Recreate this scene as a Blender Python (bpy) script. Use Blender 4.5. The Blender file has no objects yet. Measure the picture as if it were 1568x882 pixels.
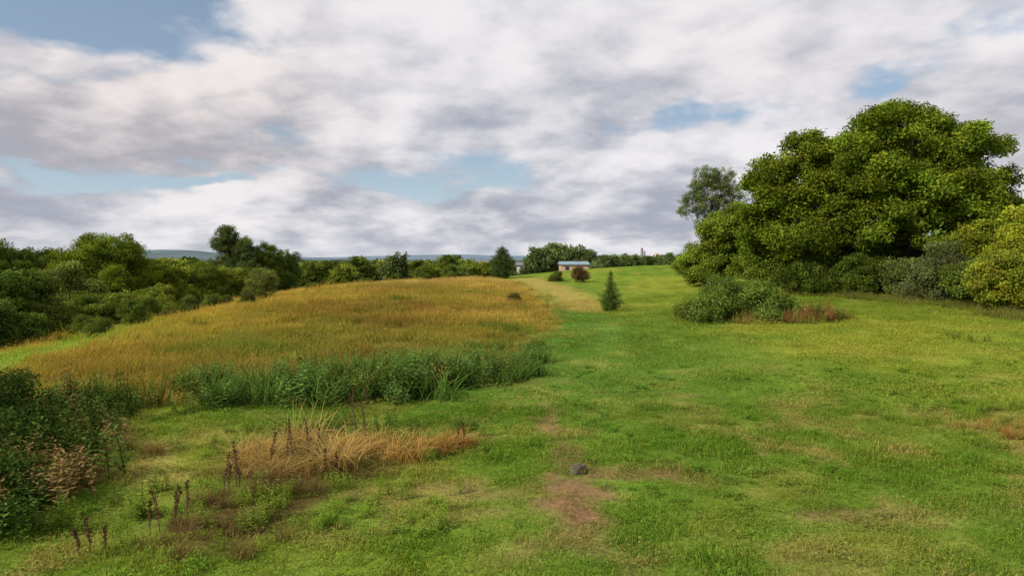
import bpy, math, random
import numpy as np
from mathutils import Vector
rng = np.random.default_rng(7)
random.seed(7)
scene = bpy.context.scene
TAU = 2*math.pi

# ------------------------------------------------------------------ noise
def _h(ix, iy, s):
    n = (ix.astype(np.int64)*374761393 + iy.astype(np.int64)*668265263 + s*1442695041) & 0x7fffffff
    n = ((n ^ (n >> 13))*1274126177) & 0x7fffffff
    return ((n ^ (n >> 16)) & 0xffff)/65535.0
def vnoise(x, y, s=0):
    x = np.asarray(x, float); y = np.asarray(y, float)
    ix = np.floor(x); iy = np.floor(y); fx = x-ix; fy = y-iy
    fx = fx*fx*(3-2*fx); fy = fy*fy*(3-2*fy)
    a = _h(ix, iy, s); b = _h(ix+1, iy, s); c = _h(ix, iy+1, s); d = _h(ix+1, iy+1, s)
    return (a*(1-fx)+b*fx)*(1-fy)+(c*(1-fx)+d*fx)*fy
def fbm(x, y, s=0, o=4):
    r = 0; a = .5; t = 0
    x = np.asarray(x, float); y = np.asarray(y, float)
    for i in range(o):
        r = r+a*vnoise(x, y, s+i*17); t += a; a *= .5
        x, y = x*1.93+y*.35+3.1, y*1.93-x*.35+7.7
    return r/t
def sst(a, b, x):
    t = np.clip((x-a)/(b-a), 0, 1); return t*t*(3-2*t)

# ------------------------------------------------------------------ survey helper: bearing, distance -> world
def at(b, d):
    return ((b-784)/1045.0*d, d)

# ------------------------------------------------------------------ terrain
C = []
def cp(b, d, z):
    x, y = at(b, d); C.append((x, y, z))
for b, d, z in [
  (784,8.7,0),(784,20,.05),(784,30,.0),
  (1000,14,0),(1000,25,.12),(1000,40,.2),(1000,60,.6),(1000,85,1.65),(1000,115,3.1),(1000,150,3.0),(1000,220,.5),
  (1300,12,0),(1300,25,.2),(1300,38,.4),(1300,56,1.3),(1300,80,2.3),(1300,120,3.2),
  (1568,10,0),(1568,19,.1),(1568,28,.3),(1568,40,.6),(1568,60,1.3),
  (1130,100,2.9),(1130,150,3.0),
  (784,95,1.6),(784,130,1.1),(784,220,-1.5),
  (900,58,.15),(900,88,1.6),(900,110,2.6),(900,160,1.8),
  (864,47,0),(700,26,.1),(700,42,.55),(700,62,1.0),(700,84,1.3),(700,120,.2),
  (560,30,.4),(560,48,.9),(560,70,1.1),
  (430,12,0),(430,21,0),(430,34,.35),(430,52,.6),(430,68,.5),(430,100,-1),(430,150,-4),
  (200,10,0),(200,19,0),(200,26,.05),(200,34,.1),(200,45,-.4),(200,65,-2.4),(200,100,-4.5),
  (0,9,0),(0,17,0),(0,22,0),(0,28,-.2),(0,36,-1.1),(0,50,-2.8),(0,90,-5),
  (560,100,.2),(560,140,-3)]:
    cp(b, d, z)
C += [(0,-5,0),(-20,-10,0),(20,-10,0),(0,-40,0),(-60,0,-1),(-60,30,-4),(60,0,1),(60,50,1.6),(90,90,2.5),(-90,60,-5),(0,260,-4),(-120,160,-5),(110,200,1)]
C = np.array(C, float); S = 40.
def tps(d2): return .5*d2*np.log(d2+1e-9)
P = C[:, :2]/S
D2 = ((P[:, None]-P[None])**2).sum(-1)
n = len(C)
A = np.zeros((n+3, n+3)); A[:n, :n] = tps(D2)+np.eye(n)*.004
A[:n, n] = 1; A[:n, n+1:] = P; A[n, :n] = 1; A[n+1:, :n] = P.T
W = np.linalg.solve(A, np.concatenate([C[:, 2], [0, 0, 0]]))
def Z(x, y):
    x = np.asarray(x, float); y = np.asarray(y, float); sh = x.shape
    x = x.ravel(); y = y.ravel(); out = np.zeros(len(x))
    for i in range(0, len(x), 20000):
        p = np.stack([x[i:i+20000], y[i:i+20000]], 1)/S
        pc = np.clip(p, -4.5, 7)
        d2 = ((pc[:, None]-P[None])**2).sum(-1)
        out[i:i+20000] = tps(d2)@W[:n]+W[n]+pc@W[n+1:]
    r = np.hypot(x, y)
    w = sst(130, 250, r)
    far = -5+3*(fbm(x/300, y/300, 5)-.5)
    out = np.clip(out, -6, 3.6)
    z = out*(1-w)+far*w
    z += (fbm(x/2.2, y/2.2, 9)-.5)*.20*(1-sst(30, 70, r)) + (fbm(x/9., y/9., 19)-.5)*.35*(1-sst(60, 150, r))
    return z.reshape(sh)
def z1(x, y): return float(Z(np.array([x]), np.array([y]))[0])

# ------------------------------------------------------------------ ground plan
meadow_poly = np.array([at(735,100), at(790,84), at(838,64), at(858,48), at(846,36), at(790,27), at(640,21), at(430,19.8), at(240,18.8),
   at(60,18.5), at(-300,18.5), (-60,30), (-60,60), at(100,60), at(330,85), at(560,108), at(700,112)], float)
def sdist(x, y, poly):
    d = np.full(x.shape, 1e9); ins = np.zeros(x.shape, bool)
    m = len(poly)
    for i in range(m):
        ax, ay = poly[i]; bx, by = poly[(i+1) % m]
        ex, ey = bx-ax, by-ay
        t = np.clip(((x-ax)*ex+(y-ay)*ey)/(ex*ex+ey*ey), 0, 1)
        d = np.minimum(d, np.hypot(x-ax-t*ex, y-ay-t*ey))
        c = ((ay > y) != (by > y)) & (x < (bx-ax)*(y-ay)/((by-ay) if by != ay else 1e-9)+ax)
        ins ^= c
    return np.where(ins, d, -d)
def seg(x, y, a, b):
    ex, ey = b[0]-a[0], b[1]-a[1]
    t = np.clip(((x-a[0])*ex+(y-a[1])*ey)/(ex*ex+ey*ey), 0, 1)
    return np.hypot(x-a[0]-t*ex, y-a[1]-t*ey)
def mix(a, b, w):
    return a*(1-w[..., None])+np.asarray(b)*w[..., None]
def masks(x, y):
    wx = x+(fbm(x/2, y/2, 31)-.5)*2.4; wy = y+(fbm(x/2, y/2, 41)-.5)*2.4
    md = sst(-.4, .7, sdist(wx, wy, meadow_poly))
    strip = 1-sst(1.5, 3.0, np.minimum(seg(wx, wy, (-25.5, 46), (-23, 33)), seg(wx, wy, (-23, 33), (-20.5, 22))))
    md = md*(1-strip)
    return md, strip
def blob(x, y, cx, cy, rx, ry, s=3):
    q = np.hypot((x-cx)/rx, (y-cy)/ry)+(fbm(x*1.7, y*1.7, 50+s)-.5)*1.5
    return 1-sst(.45, 1.15, q)
DIRT = [(1.05,11.6,.8,1.8,1.),(2.0,13.1,.8,.6,.5),(3.0,13.0,.5,.5,.7),(-.1,11.6,.8,.4,.5),(.9,17.2,.3,1.6,.8),(5.2,10.7,.8,.5,.6),
          (1.0,14.4,.4,.9,.7),(6.3,16.4,.3,.4,.6),(4.0,9.4,1.0,.3,.3),(12,14.5,1.4,.8,.4),(5.0,20,.5,.4,.4),(.8,9.6,.9,.4,.4),(-1.4,12.2,.7,.4,.5)]
def gcol(x, y):
    """linear colour of the ground cover"""
    sh = x.shape
    n1 = fbm(x/7, y/7, 1); n2 = fbm(x/1.6, y/1.6, 2); n3 = fbm(x/.5, y/.5, 3)
    c = np.zeros(sh+(3,))+np.array([.150, .235, .030])
    wr = sst(3, 18, x)*(1-sst(60, 110, y))
    c = mix(c, [.235, .27, .032], wr*.7)
    cool = np.exp(-((x-2-(y-30)*.03)/5.5)**2)*sst(14, 24, y)*(1-sst(55, 90, y))
    c = mix(c, [.095, .205, .040], cool*.75)
    c = mix(c, [.28, .28, .04], sst(.50, .72, n1)*.5)
    c = mix(c, [.095, .165, .02], sst(.55, .32, n1)*.45)
    c = mix(c, [.29, .26, .06], sst(.54, .75, n2)*.4)
    c = mix(c, [.08, .15, .018], sst(.48, .25, n2)*.5)
    lane = .5+.5*np.sin((x*math.cos(.15)-y*math.sin(.15))*TAU/2.6+n1*5)
    c = c*(1+.12*(lane-.5)*sst(18, 30, y))[..., None]
    dr = 1-sst(.6, 3.4, seg(x, y, (6.4, 56), (1.8, 92))+(n2-.5)*3)
    c = mix(c, [.36, .28, .08], dr*.85)
    near = 1-sst(17, 26, y)
    c = mix(c, [.36, .27, .10], near*sst(.57, .70, fbm(x/.9, y/.9, 77))*.5)
    c = mix(c, [.09, .17, .014], near*sst(.52, .68, fbm(x/.7, y/.7, 78))*.55)
    for (cx, cy, rx, ry, k) in DIRT:
        c = mix(c, [.27, .17, .085], blob(x, y, cx, cy, rx, ry)*k)
    for (cx, cy, rx, ry, k) in [(-4.2,10.6,1.4,1.0,.9),(-3.7,13.0,1.8,.9,.7),(-2.7,11.4,.9,.4,.4)]:
        c = mix(c, [.11, .065, .03], blob(x, y, cx, cy, rx, ry, 7)*k)
    md, strip = masks(x, y)
    m = np.zeros(sh+(3,))+np.array([.285, .215, .042])
    m = mix(m, [.42, .31, .075], sst(.48, .70, n1)*.7)
    m = mix(m, [.18, .19, .036], sst(.54, .32, n1)*.65)
    m = mix(m, [.13, .18, .03], sst(.56, .72, fbm(x/4.5, y/2.6, 61))*.8)
    m = mix(m, [.20, .115, .035], sst(.46, .70, fbm(x/6, y/6, 88))*.6)
    m = mix(m, [.44, .34, .11], sst(60, 90, y)*.6)
    m = mix(m, [.43, .33, .06], sst(-10, -24, x)*.65)
    c = mix(c, m, md)
    c = mix(c, [.22, .32, .045], strip*.9)
    far = sst(120, 200, np.hypot(x, y))
    c = mix(c, [.07, .11, .03], far)
    return np.clip(c, .004, 1)

# ------------------------------------------------------------------ materials
def newmat(name):
    m = bpy.data.materials.new(name); m.use_nodes = True
    nt = m.node_tree; nt.nodes.clear()
    return m, nt
def N(nt, t, **k):
    nd = nt.nodes.new(t)
    for a, b in k.items(): setattr(nd, a, b)
    return nd
def veg_material(name, trans=.28, kind='INSTANCER'):
    m, nt = newmat(name); L = nt.links.new
    out = N(nt, 'ShaderNodeOutputMaterial')
    a = N(nt, 'ShaderNodeAttribute', attribute_type=kind, attribute_name='col')
    b = N(nt, 'ShaderNodeAttribute', attribute_type='GEOMETRY', attribute_name='mcol')
    mx = N(nt, 'ShaderNodeMix', data_type='RGBA', blend_type='MULTIPLY'); mx.inputs[0].default_value = 1
    L(a.outputs['Color'], mx.inputs[6]); L(b.outputs['Color'], mx.inputs[7])
    bs = N(nt, 'ShaderNodeBsdfDiffuse')
    tr = N(nt, 'ShaderNodeBsdfTranslucent')
    g = N(nt, 'ShaderNodeMix', data_type='RGBA', blend_type='MULTIPLY'); g.inputs[0].default_value = 1
    g.inputs[7].default_value = (1.15, 1.2, .6, 1)
    L(mx.outputs[2], g.inputs[6]); L(g.outputs[2], tr.inputs[0])
    L(mx.outputs[2], bs.inputs[0])
    ms = N(nt, 'ShaderNodeMixShader'); ms.inputs[0].default_value = trans
    L(bs.outputs[0], ms.inputs[1]); L(tr.outputs[0], ms.inputs[2]); L(ms.outputs[0], out.inputs[0])
    return m
M_LEAF = veg_material('leaf_material', .24)
M_GRASS = veg_material('grass_material', .35)
M_TURF = veg_material('turf_material', .35, 'GEOMETRY')
def simple(name, c1, c2, scale=8, rough=.85, bump=.3, metal=0):
    m, nt = newmat(name); L = nt.links.new
    out = N(nt, 'ShaderNodeOutputMaterial'); bs = N(nt, 'ShaderNodeBsdfPrincipled')
    tc = N(nt, 'ShaderNodeTexCoord'); no = N(nt, 'ShaderNodeTexNoise')
    no.inputs['Scale'].default_value = scale; no.inputs['Detail'].default_value = 8
    L(tc.outputs['Object'], no.inputs['Vector'])
    r = N(nt, 'ShaderNodeValToRGB'); r.color_ramp.elements[0].position = .35; r.color_ramp.elements[1].position = .65
    r.color_ramp.elements[0].color = (*c1, 1); r.color_ramp.elements[1].color = (*c2, 1)
    L(no.outputs[0], r.inputs[0]); L(r.outputs[0], bs.inputs['Base Color'])
    bs.inputs['Roughness'].default_value = rough; bs.inputs['Metallic'].default_value = metal
    bp = N(nt, 'ShaderNodeBump'); bp.inputs['Strength'].default_value = bump; bp.inputs['Distance'].default_value = .05
    L(no.outputs[0], bp.inputs['Height']); L(bp.outputs[0], bs.inputs['Normal'])
    L(bs.outputs[0], out.inputs[0]); return m
M_BARK = simple('bark_material', (.05, .038, .028), (.14, .11, .085), 6)
M_ROCK = simple('rock_material', (.06, .045, .035), (.14, .115, .09), 5)
M_WALL = simple('white_siding_material', (.5, .5, .48), (.6, .6, .58), 2, .7, .05)
M_ROOF = simple('blue_metal_roof_material', (.15, .24, .30), (.2, .30, .36), 2, .5, .05)
M_GROOF = simple('grey_roof_material', (.12, .12, .13), (.18, .18, .19), 2, .7, .05)
M_TAN = simple('tan_silo_material', (.45, .29, .2), (.52, .35, .26), 2, .7, .05)
M_GREY = simple('grey_silo_material', (.25, .25, .27), (.35, .35, .37), 2, .6, .05)
M_DARK = simple('dark_opening_material', (.03, .03, .035), (.05, .05, .055), 2, .3, .0)

m, nt = newmat('ground_material'); L = nt.links.new
out = N(nt, 'ShaderNodeOutputMaterial'); bs = N(nt, 'ShaderNodeBsdfDiffuse')
at_ = N(nt, 'ShaderNodeAttribute', attribute_name='gcol')
geo = N(nt, 'ShaderNodeNewGeometry')
n1 = N(nt, 'ShaderNodeTexNoise'); n1.inputs['Scale'].default_value = 9; n1.inputs['Detail'].default_value = 6; n1.inputs['Roughness'].default_value = .75
n2 = N(nt, 'ShaderNodeTexNoise'); n2.inputs['Scale'].default_value = 1.3; n2.inputs['Detail'].default_value = 5
L(geo.outputs['Position'], n1.inputs['Vector']); L(geo.outputs['Position'], n2.inputs['Vector'])
mr = N(nt, 'ShaderNodeMapRange'); mr.inputs[1].default_value = .3; mr.inputs[2].default_value = .7; mr.inputs[3].default_value = .5; mr.inputs[4].default_value = 1.35
L(n1.outputs[0], mr.inputs[0])
mr2 = N(nt, 'ShaderNodeMapRange'); mr2.inputs[1].default_value = .3; mr2.inputs[2].default_value = .7; mr2.inputs[3].default_value = .82; mr2.inputs[4].default_value = 1.15
L(n2.outputs[0], mr2.inputs[0])
mm = N(nt, 'ShaderNodeMath', operation='MULTIPLY'); L(mr.outputs[0], mm.inputs[0]); L(mr2.outputs[0], mm.inputs[1])
vm = N(nt, 'ShaderNodeVectorMath', operation='SCALE'); L(at_.outputs['Color'], vm.inputs[0]); L(mm.outputs[0], vm.inputs['Scale'])
L(vm.outputs[0], bs.inputs[0])
bp = N(nt, 'ShaderNodeBump'); bp.inputs['Strength'].default_value = .6; bp.inputs['Distance'].default_value = .08
L(n1.outputs[0], bp.inputs['Height']); L(bp.outputs[0], bs.inputs['Normal']); L(bs.outputs[0], out.inputs[0])
M_GROUND = m

# ------------------------------------------------------------------ ground sheet
def mesh_obj(name, verts, faces, mat, link=True, smooth=False):
    me = bpy.data.meshes.new(name); me.from_pydata([tuple(v) for v in verts], [], [tuple(f) for f in faces]); me.update()
    if mat: me.materials.append(mat)
    if smooth: me.polygons.foreach_set('use_smooth', [True]*len(me.polygons))
    ob = bpy.data.objects.new(name, me)
    if link: scene.collection.objects.link(ob)
    return ob
NX, NY = 520, 560
u = np.linspace(-1, 1, NX); xs = np.sinh(u*7.2)/math.sinh(7.2)*7000
v = np.linspace(-.62, 1, NY); ys = 12+np.sinh(v*7.2)/math.sinh(7.2)*7000
X, Y = np.meshgrid(xs, ys)
ZZ = Z(X, Y)
vv = np.stack([X.ravel(), Y.ravel(), ZZ.ravel()], 1)
i = np.arange(NX*NY).reshape(NY, NX)
ff = np.stack([i[:-1, :-1].ravel(), i[:-1, 1:].ravel(), i[1:, 1:].ravel(), i[1:, :-1].ravel()], 1)
g = mesh_obj('ground_terrain', vv.tolist(), ff.tolist(), M_GROUND, smooth=True)
gc = gcol(X.ravel(), Y.ravel())
ca = g.data.attributes.new('gcol', 'FLOAT_COLOR', 'POINT')
ca.data.foreach_set('color', np.concatenate([gc, np.ones((len(gc), 1))], 1).astype(np.float32).ravel())

# ------------------------------------------------------------------ mesh builder for plant parts
class MB:
    def __init__(s): s.v = []; s.f = []; s.c = []; s.n = 0
    def add(s, v, f, c):
        v = np.asarray(v, float); s.v.append(v); s.f += [tuple(int(k)+s.n for k in q) for q in f]
        c = np.asarray(c, float)
        if c.ndim == 1: c = np.tile(c, (len(v), 1))
        s.c.append(c); s.n += len(v)
    def obj(s, name, mat, link=False):
        ob = mesh_obj(name, np.concatenate(s.v).tolist(), s.f, mat, link)
        a = ob.data.attributes.new('mcol', 'FLOAT_COLOR', 'POINT')
        c = np.concatenate(s.c); a.data.foreach_set('color', np.concatenate([c, np.ones((len(c), 1))], 1).astype(np.float32).ravel())
        return ob
def blade(mb, p, az, h, w, bend, segs, c0, c1):
    d = np.array([math.cos(az), math.sin(az), 0]); tw = az+math.pi/2+random.uniform(-.6, .6)
    s = np.array([math.cos(tw), math.sin(tw), 0])
    vs = []; cs = []
    for k in range(segs+1):
        t = k/segs
        q = np.array(p)+d*bend*h*t*t+np.array([0, 0, h*t*(1-.35*bend*t)])
        ww = w*(1-t**1.6)*.5+w*.06
        vs += [q-s*ww, q+s*ww]; cc = np.array(c0)*(1-t)+np.array(c1)*t; cs += [cc, cc]
    mb.add(vs, [(2*k, 2*k+1, 2*k+3, 2*k+2) for k in range(segs)], np.array(cs))
def leaf(mb, p, nrm, ax, l, w, c, fold=.15):
    nrm = nrm/np.linalg.norm(nrm); ax = ax-nrm*ax.dot(nrm); ax = ax/(np.linalg.norm(ax)+1e-9); s = np.cross(nrm, ax)
    v = [p, p+ax*l*.45+s*w*.5+nrm*fold*w, p+ax*l, p+ax*l*.45-s*w*.5+nrm*fold*w]
    mb.add(v, [(0, 1, 2), (0, 2, 3)], c)
def rv():
    a = np.array([random.gauss(0, 1) for _ in range(3)]); return a/np.linalg.norm(a)
def vary(c, k=.25):
    f = 1+random.uniform(-k, k); return np.array(c)*f*np.array([1+random.uniform(-.08, .12), 1, 1])
def cluster(name, nl, R, ls, asp=.6, up=.5, seed=0, mat=None, var=.25):
    random.seed(seed); mb = MB()
    for _ in range(nl):
        d = rv(); p = d*R*random.random()**.45*np.array([1, 1, .7])
        nr = d*.5+np.array([0, 0, up])+rv()*.6
        leaf(mb, p, nr, rv()+d*.5, ls*random.uniform(.7, 1.3), ls*asp*random.uniform(.8, 1.2), vary((1, 1, 1), var))
    return mb.obj(name, mat or M_LEAF)
def lawn_patch(name, nb, R, h, w, seed, clover=0):
    random.seed(seed); mb = MB()
    for _ in range(nb):
        r = R*math.sqrt(random.random()); a = random.uniform(0, TAU)
        c = vary((1, 1, 1), .35)
        if random.random() < .12: c = np.array([1.8, 1.3, 1.6])*random.uniform(.7, 1.1)
        blade(mb, (r*math.cos(a), r*math.sin(a), -.01), random.uniform(0, TAU), h*random.uniform(.4, 1.3), w, random.uniform(.2, 1.1), 2, c*.7, c*1.3)
    for _ in range(clover):
        r = R*math.sqrt(random.random()); a = random.uniform(0, TAU); z = random.uniform(.4, 1)*h
        leaf(mb, np.array([r*math.cos(a), r*math.sin(a), z]), np.array([0, 0, 1.])+rv()*.5, rv(), w*4, w*3, vary((.85, 1.05, .9), .3))
    return mb.obj(name, M_TURF)
def tall_patch(name, nb, R, h, w, seed, seed_heads=0, c0=(.7, .8, .7), c1=(1.2, 1.15, 1.1), bend=(.1, .6), segs=3, mat=None):
    random.seed(seed); mb = MB()
    for _ in range(nb):
        r = R*math.sqrt(random.random()); a = random.uniform(0, TAU)
        k = random.uniform(.7, 1.3)
        hh = h*random.uniform(.5, 1.15)
        blade(mb, (r*math.cos(a), r*math.sin(a), -.03), random.uniform(0, TAU), hh, w, random.uniform(*bend), segs, np.array(c0)*k, np.array(c1)*k)
    for _ in range(seed_heads):
        r = R*math.sqrt(random.random()); a = random.uniform(0, TAU); hh = h*random.uniform(.9, 1.3); az = random.uniform(0, TAU)
        p = np.array([r*math.cos(a), r*math.sin(a), 0])
        blade(mb, p, az, hh, w*.5, .15, 2, c0, c1)
        top = p+np.array([math.cos(az)*.15*hh, math.sin(az)*.15*hh, hh*.95])
        for j in range(4):
            leaf(mb, top-np.array([0, 0, .03*j])*h, rv(), np.array([0, 0, 1.])+rv()*.6, .10*h, .035*h, vary((1.25, 1.12, 1.4), .2))
    return mb.obj(name, mat or M_GRASS)
def weed(name, ns, R, h, ll, lw, seed, c=(1, 1, 1), per=16, droop=.4):
    random.seed(seed); mb = MB()
    for _ in range(ns):
        r = R*math.sqrt(random.random()); a = random.uniform(0, TAU); hh = h*random.uniform(.55, 1.1)
        az = random.uniform(0, TAU); bend = random.uniform(.05, .3)
        p = np.array([r*math.cos(a), r*math.sin(a), -.03])
        blade(mb, p, az, hh, .02*h, bend, 3, np.array(c)*.6, np.array(c)*.8)
        for j in range(per):
            t = .15+.85*j/per; q = p+np.array([math.cos(az), math.sin(az), 0])*bend*hh*t*t+np.array([0, 0, hh*t*(1-.35*bend*t)])
            la = j*2.4+random.uniform(-.4, .4); sz = ll*(1.15-.6*t)*random.uniform(.8, 1.2)
            d = np.array([math.cos(la), math.sin(la), .35-droop*random.random()*1.5])
            leaf(mb, q, np.array([0, 0, 1.])+rv()*.35-d*.2, d, sz, lw*sz/ll, vary(np.array(c)*(.75+.45*t), .2))
    return mb.obj(name, M_LEAF)

# ------------------------------------------------------------------ instancing through geometry nodes
def make_coll(name, obs):
    c = bpy.data.collections.new(name)
    for i, o in enumerate(obs): o.name = '%s_%02d' % (name, i); c.objects.link(o)
    return c
REALIZE = set()
def scatter(name, pts, rot, scl, col, idx, coll, parent=None):
    pts = np.asarray(pts, float); k = len(pts)
    me = bpy.data.meshes.new(name); me.vertices.add(k); me.vertices.foreach_set('co', pts.astype(np.float32).ravel())
    rot = np.asarray(rot, float)
    if rot.ndim == 1: rot = np.stack([rng.normal(0, .12, k), rng.normal(0, .12, k), rot], 1)
    scl = np.asarray(scl, float)
    if scl.ndim == 0: scl = np.full(k, float(scl))
    if scl.ndim == 1: scl = np.repeat(scl[:, None], 3, 1)
    for nm, arr in (('rot', rot), ('scl', scl)):
        a = me.attributes.new(nm, 'FLOAT_VECTOR', 'POINT'); a.data.foreach_set('vector', arr.astype(np.float32).ravel())
    a = me.attributes.new('idx', 'INT', 'POINT'); a.data.foreach_set('value', np.asarray(idx).astype(np.int32))
    col = np.asarray(col, float)
    if col.ndim == 1: col = np.tile(col, (k, 1))
    a = me.attributes.new('col', 'FLOAT_COLOR', 'POINT'); a.data.foreach_set('color', np.concatenate([col, np.ones((k, 1))], 1).astype(np.float32).ravel())
    ob = bpy.data.objects.new(name, me); scene.collection.objects.link(ob)
    if parent: ob.parent = parent
    ng = bpy.data.node_groups.new(name+'_scatter', 'GeometryNodeTree')
    ng.interface.new_socket('Geometry', in_out='INPUT', socket_type='NodeSocketGeometry')
    ng.interface.new_socket('Geometry', in_out='OUTPUT', socket_type='NodeSocketGeometry')
    gi = ng.nodes.new('NodeGroupInput'); go = ng.nodes.new('NodeGroupOutput')
    ci = ng.nodes.new('GeometryNodeCollectionInfo'); ci.inputs[0].default_value = coll
    ci.inputs['Separate Children'].default_value = True; ci.inputs['Reset Children'].default_value = True
    ip = ng.nodes.new('GeometryNodeInstanceOnPoints'); ip.inputs['Pick Instance'].default_value = True
    def na(nm, ty):
        q = ng.nodes.new('GeometryNodeInputNamedAttribute'); q.data_type = ty; q.inputs[0].default_value = nm; return q.outputs[0]
    l = ng.links.new
    l(gi.outputs[0], ip.inputs['Points']); l(ci.outputs[0], ip.inputs['Instance'])
    l(na('idx', 'INT'), ip.inputs['Instance Index']); l(na('rot', 'FLOAT_VECTOR'), ip.inputs['Rotation']); l(na('scl', 'FLOAT_VECTOR'), ip.inputs['Scale'])
    if coll.name in REALIZE:
        rz = ng.nodes.new('GeometryNodeRealizeInstances'); l(ip.outputs[0], rz.inputs[0]); l(rz.outputs[0], go.inputs[0])
    else:
        l(ip.outputs[0], go.inputs[0])
    md = ob.modifiers.new('scatter', 'NODES'); md.node_group = ng
    return ob

# ------------------------------------------------------------------ plant sources
LAWN = make_coll('lawn_src', [lawn_patch('a', 210, .45, .055, .010, 1, 16), lawn_patch('b', 190, .45, .07, .010, 2, 36), lawn_patch('c', 160, .45, .11, .011, 3, 14)])
LAWNF = make_coll('lawnfar_src', [lawn_patch('a', 260, 1.4, .085, .026, 4, 0), lawn_patch('b', 260, 1.4, .10, .028, 5, 20)])
TALL = make_coll('tall_src', [tall_patch('a', 170, 1.0, .62, .024, 11, 22, mat=M_TURF), tall_patch('b', 160, 1.0, .72, .024, 12, 30, mat=M_TURF), tall_patch('c', 190, 1.0, .5, .022, 13, 10, mat=M_TURF)])
REALIZE |= {LAWN.name, LAWNF.name, TALL.name}
REED = make_coll('reed_src', [tall_patch('a', 46, .45, 1.25, .045, 21, 0, (.6, .65, .6), (1.15, 1.1, 1), (.3, .95), 5), tall_patch('b', 40, .45, 1.4, .05, 22, 0, (.6, .65, .6), (1.15, 1.1, 1), (.3, 1.0), 5),
                          weed('c', 10, .45, 1.3, .22, .09, 23), weed('d', 9, .45, 1.15, .26, .08, 24, droop=.6)])
WEED = make_coll('weed_src', [weed('a', 10, .4, 1.0, .17, .07, 31), weed('b', 12, .45, .9, .14, .075, 32), weed('c', 8, .35, 1.1, .2, .06, 33)])
LOWW = make_coll('lowweed_src', [weed('a', 9, .22, .22, .10, .05, 34, per=8), weed('b', 7, .18, .26, .12, .035, 35, per=9), tall_patch('c', 60, .2, .22, .012, 36)])
DEAD = make_coll('dead_src', [tall_patch('a', 100, .34, .85, .013, 41, 0, (.5, .45, .4), (1.25, 1.2, 1.15), (.3, 1.5), 5), tall_patch('b', 90, .3, .65, .013, 42, 0, (.5, .45, .4), (1.25, 1.2, 1.15), (.6, 1.8), 5)])
BROAD = make_coll('broad_src', [cluster('a', 54, .62, .22, .62, .4, 51), cluster('b', 54, .62, .20, .6, .4, 52), cluster('c', 46, .7, .26, .55, .35, 53)])
FINE = make_coll('fine_src', [cluster('a', 50, .32, .10, .5, .4, 54), cluster('b', 50, .34, .12, .4, .4, 55), cluster('c', 50, .30, .09, .55, .4, 56)])
NEED = make_coll('needle_src', [cluster('a', 70, .3, .15, .16, .2, 57), cluster('b', 70, .3, .16, .16, .25, 58)])

def tube(mb, pts, rad, sides=7):
    pts = [np.array(p, float) for p in pts]; vs = []; fs = []
    for i, p in enumerate(pts):
        d = pts[min(i+1, len(pts)-1)]-pts[max(i-1, 0)]; d /= np.linalg.norm(d)+1e-9
        a = np.cross(d, [0.3, 1, .1]); a /= np.linalg.norm(a)+1e-9; b = np.cross(d, a)
        for k in range(sides):
            t = TAU*k/sides; vs.append(p+(a*math.cos(t)+b*math.sin(t))*rad[i])
    for i in range(len(pts)-1):
        for k in range(sides):
            k2 = (k+1) % sides; fs.append((i*sides+k, i*sides+k2, (i+1)*sides+k2, (i+1)*sides+k))
    mb.add(vs, fs, (1, 1, 1))
def crown_points(lobes, sec_r, per, dens=1.0, fill=.25, low=-.55, sq=.55):
    pts = []; tint = []; secs = []
    for (cx, cy, cz, rx, ry, rz) in lobes:
        area = 4*math.pi*((rx*ry)**1.6/3+(rx*rz)**1.6/3+(ry*rz)**1.6/3)**(1/1.6)
        ns = max(5, int(dens*area/(sec_r**2*2.6)))
        for _ in range(ns):
            d = rv()
            while d[2] < low: d = rv()
            k = random.uniform(.62, 1.12)
            c = np.array([cx, cy, cz])+d*np.array([rx, ry, rz])*k
            r = sec_r*random.uniform(.45, 1.5); tn = random.uniform(.7, 1.3)*(.68+.48*(k-.62)/.5); secs.append(c)  # tint darkens towards the crown centre, inner shade put into leaf colour
            for _ in range(max(3, int(per*(r/sec_r)**2))):
                e = rv()+d*.35+np.array([0, 0, .25]); e /= np.linalg.norm(e)
                pts.append(c+e*r*np.array([1, 1, sq])*random.uniform(.4, 1.2)); tint.append(tn*random.uniform(.85, 1.15))
        for _ in range(int(ns*per*fill)):
            d = rv()*random.random()**.4*.72; pts.append(np.array([cx, cy, cz])+d*np.array([rx, ry, rz])); tint.append(.6)  # interior filler leaves, crown shade painted in as a dark tint
    return np.array(pts), np.array(tint), secs
def auto_lobes(w, h, z0, nl, seed):
    random.seed(seed); L_ = [(0, 0, z0+(h-z0)*.5, w*.34, w*.34, (h-z0)*.42)]
    for i in range(nl):
        a = TAU*i/nl+random.uniform(-.4, .4); zz = z0+(h-z0)*random.uniform(.2, .85)
        k = 1-abs((zz-z0)/(h-z0)-.4)*.9; rr = w*.24*random.uniform(.7, 1.25)
        L_.append((math.cos(a)*w*.28*k, math.sin(a)*w*.28*k, zz, rr, rr, min(rr, (h-z0)*.25)))
    L_.append((random.uniform(-.15, .15)*w, 0, h-(h-z0)*.22, w*.2, w*.2, (h-z0)*.2))
    return L_
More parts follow.
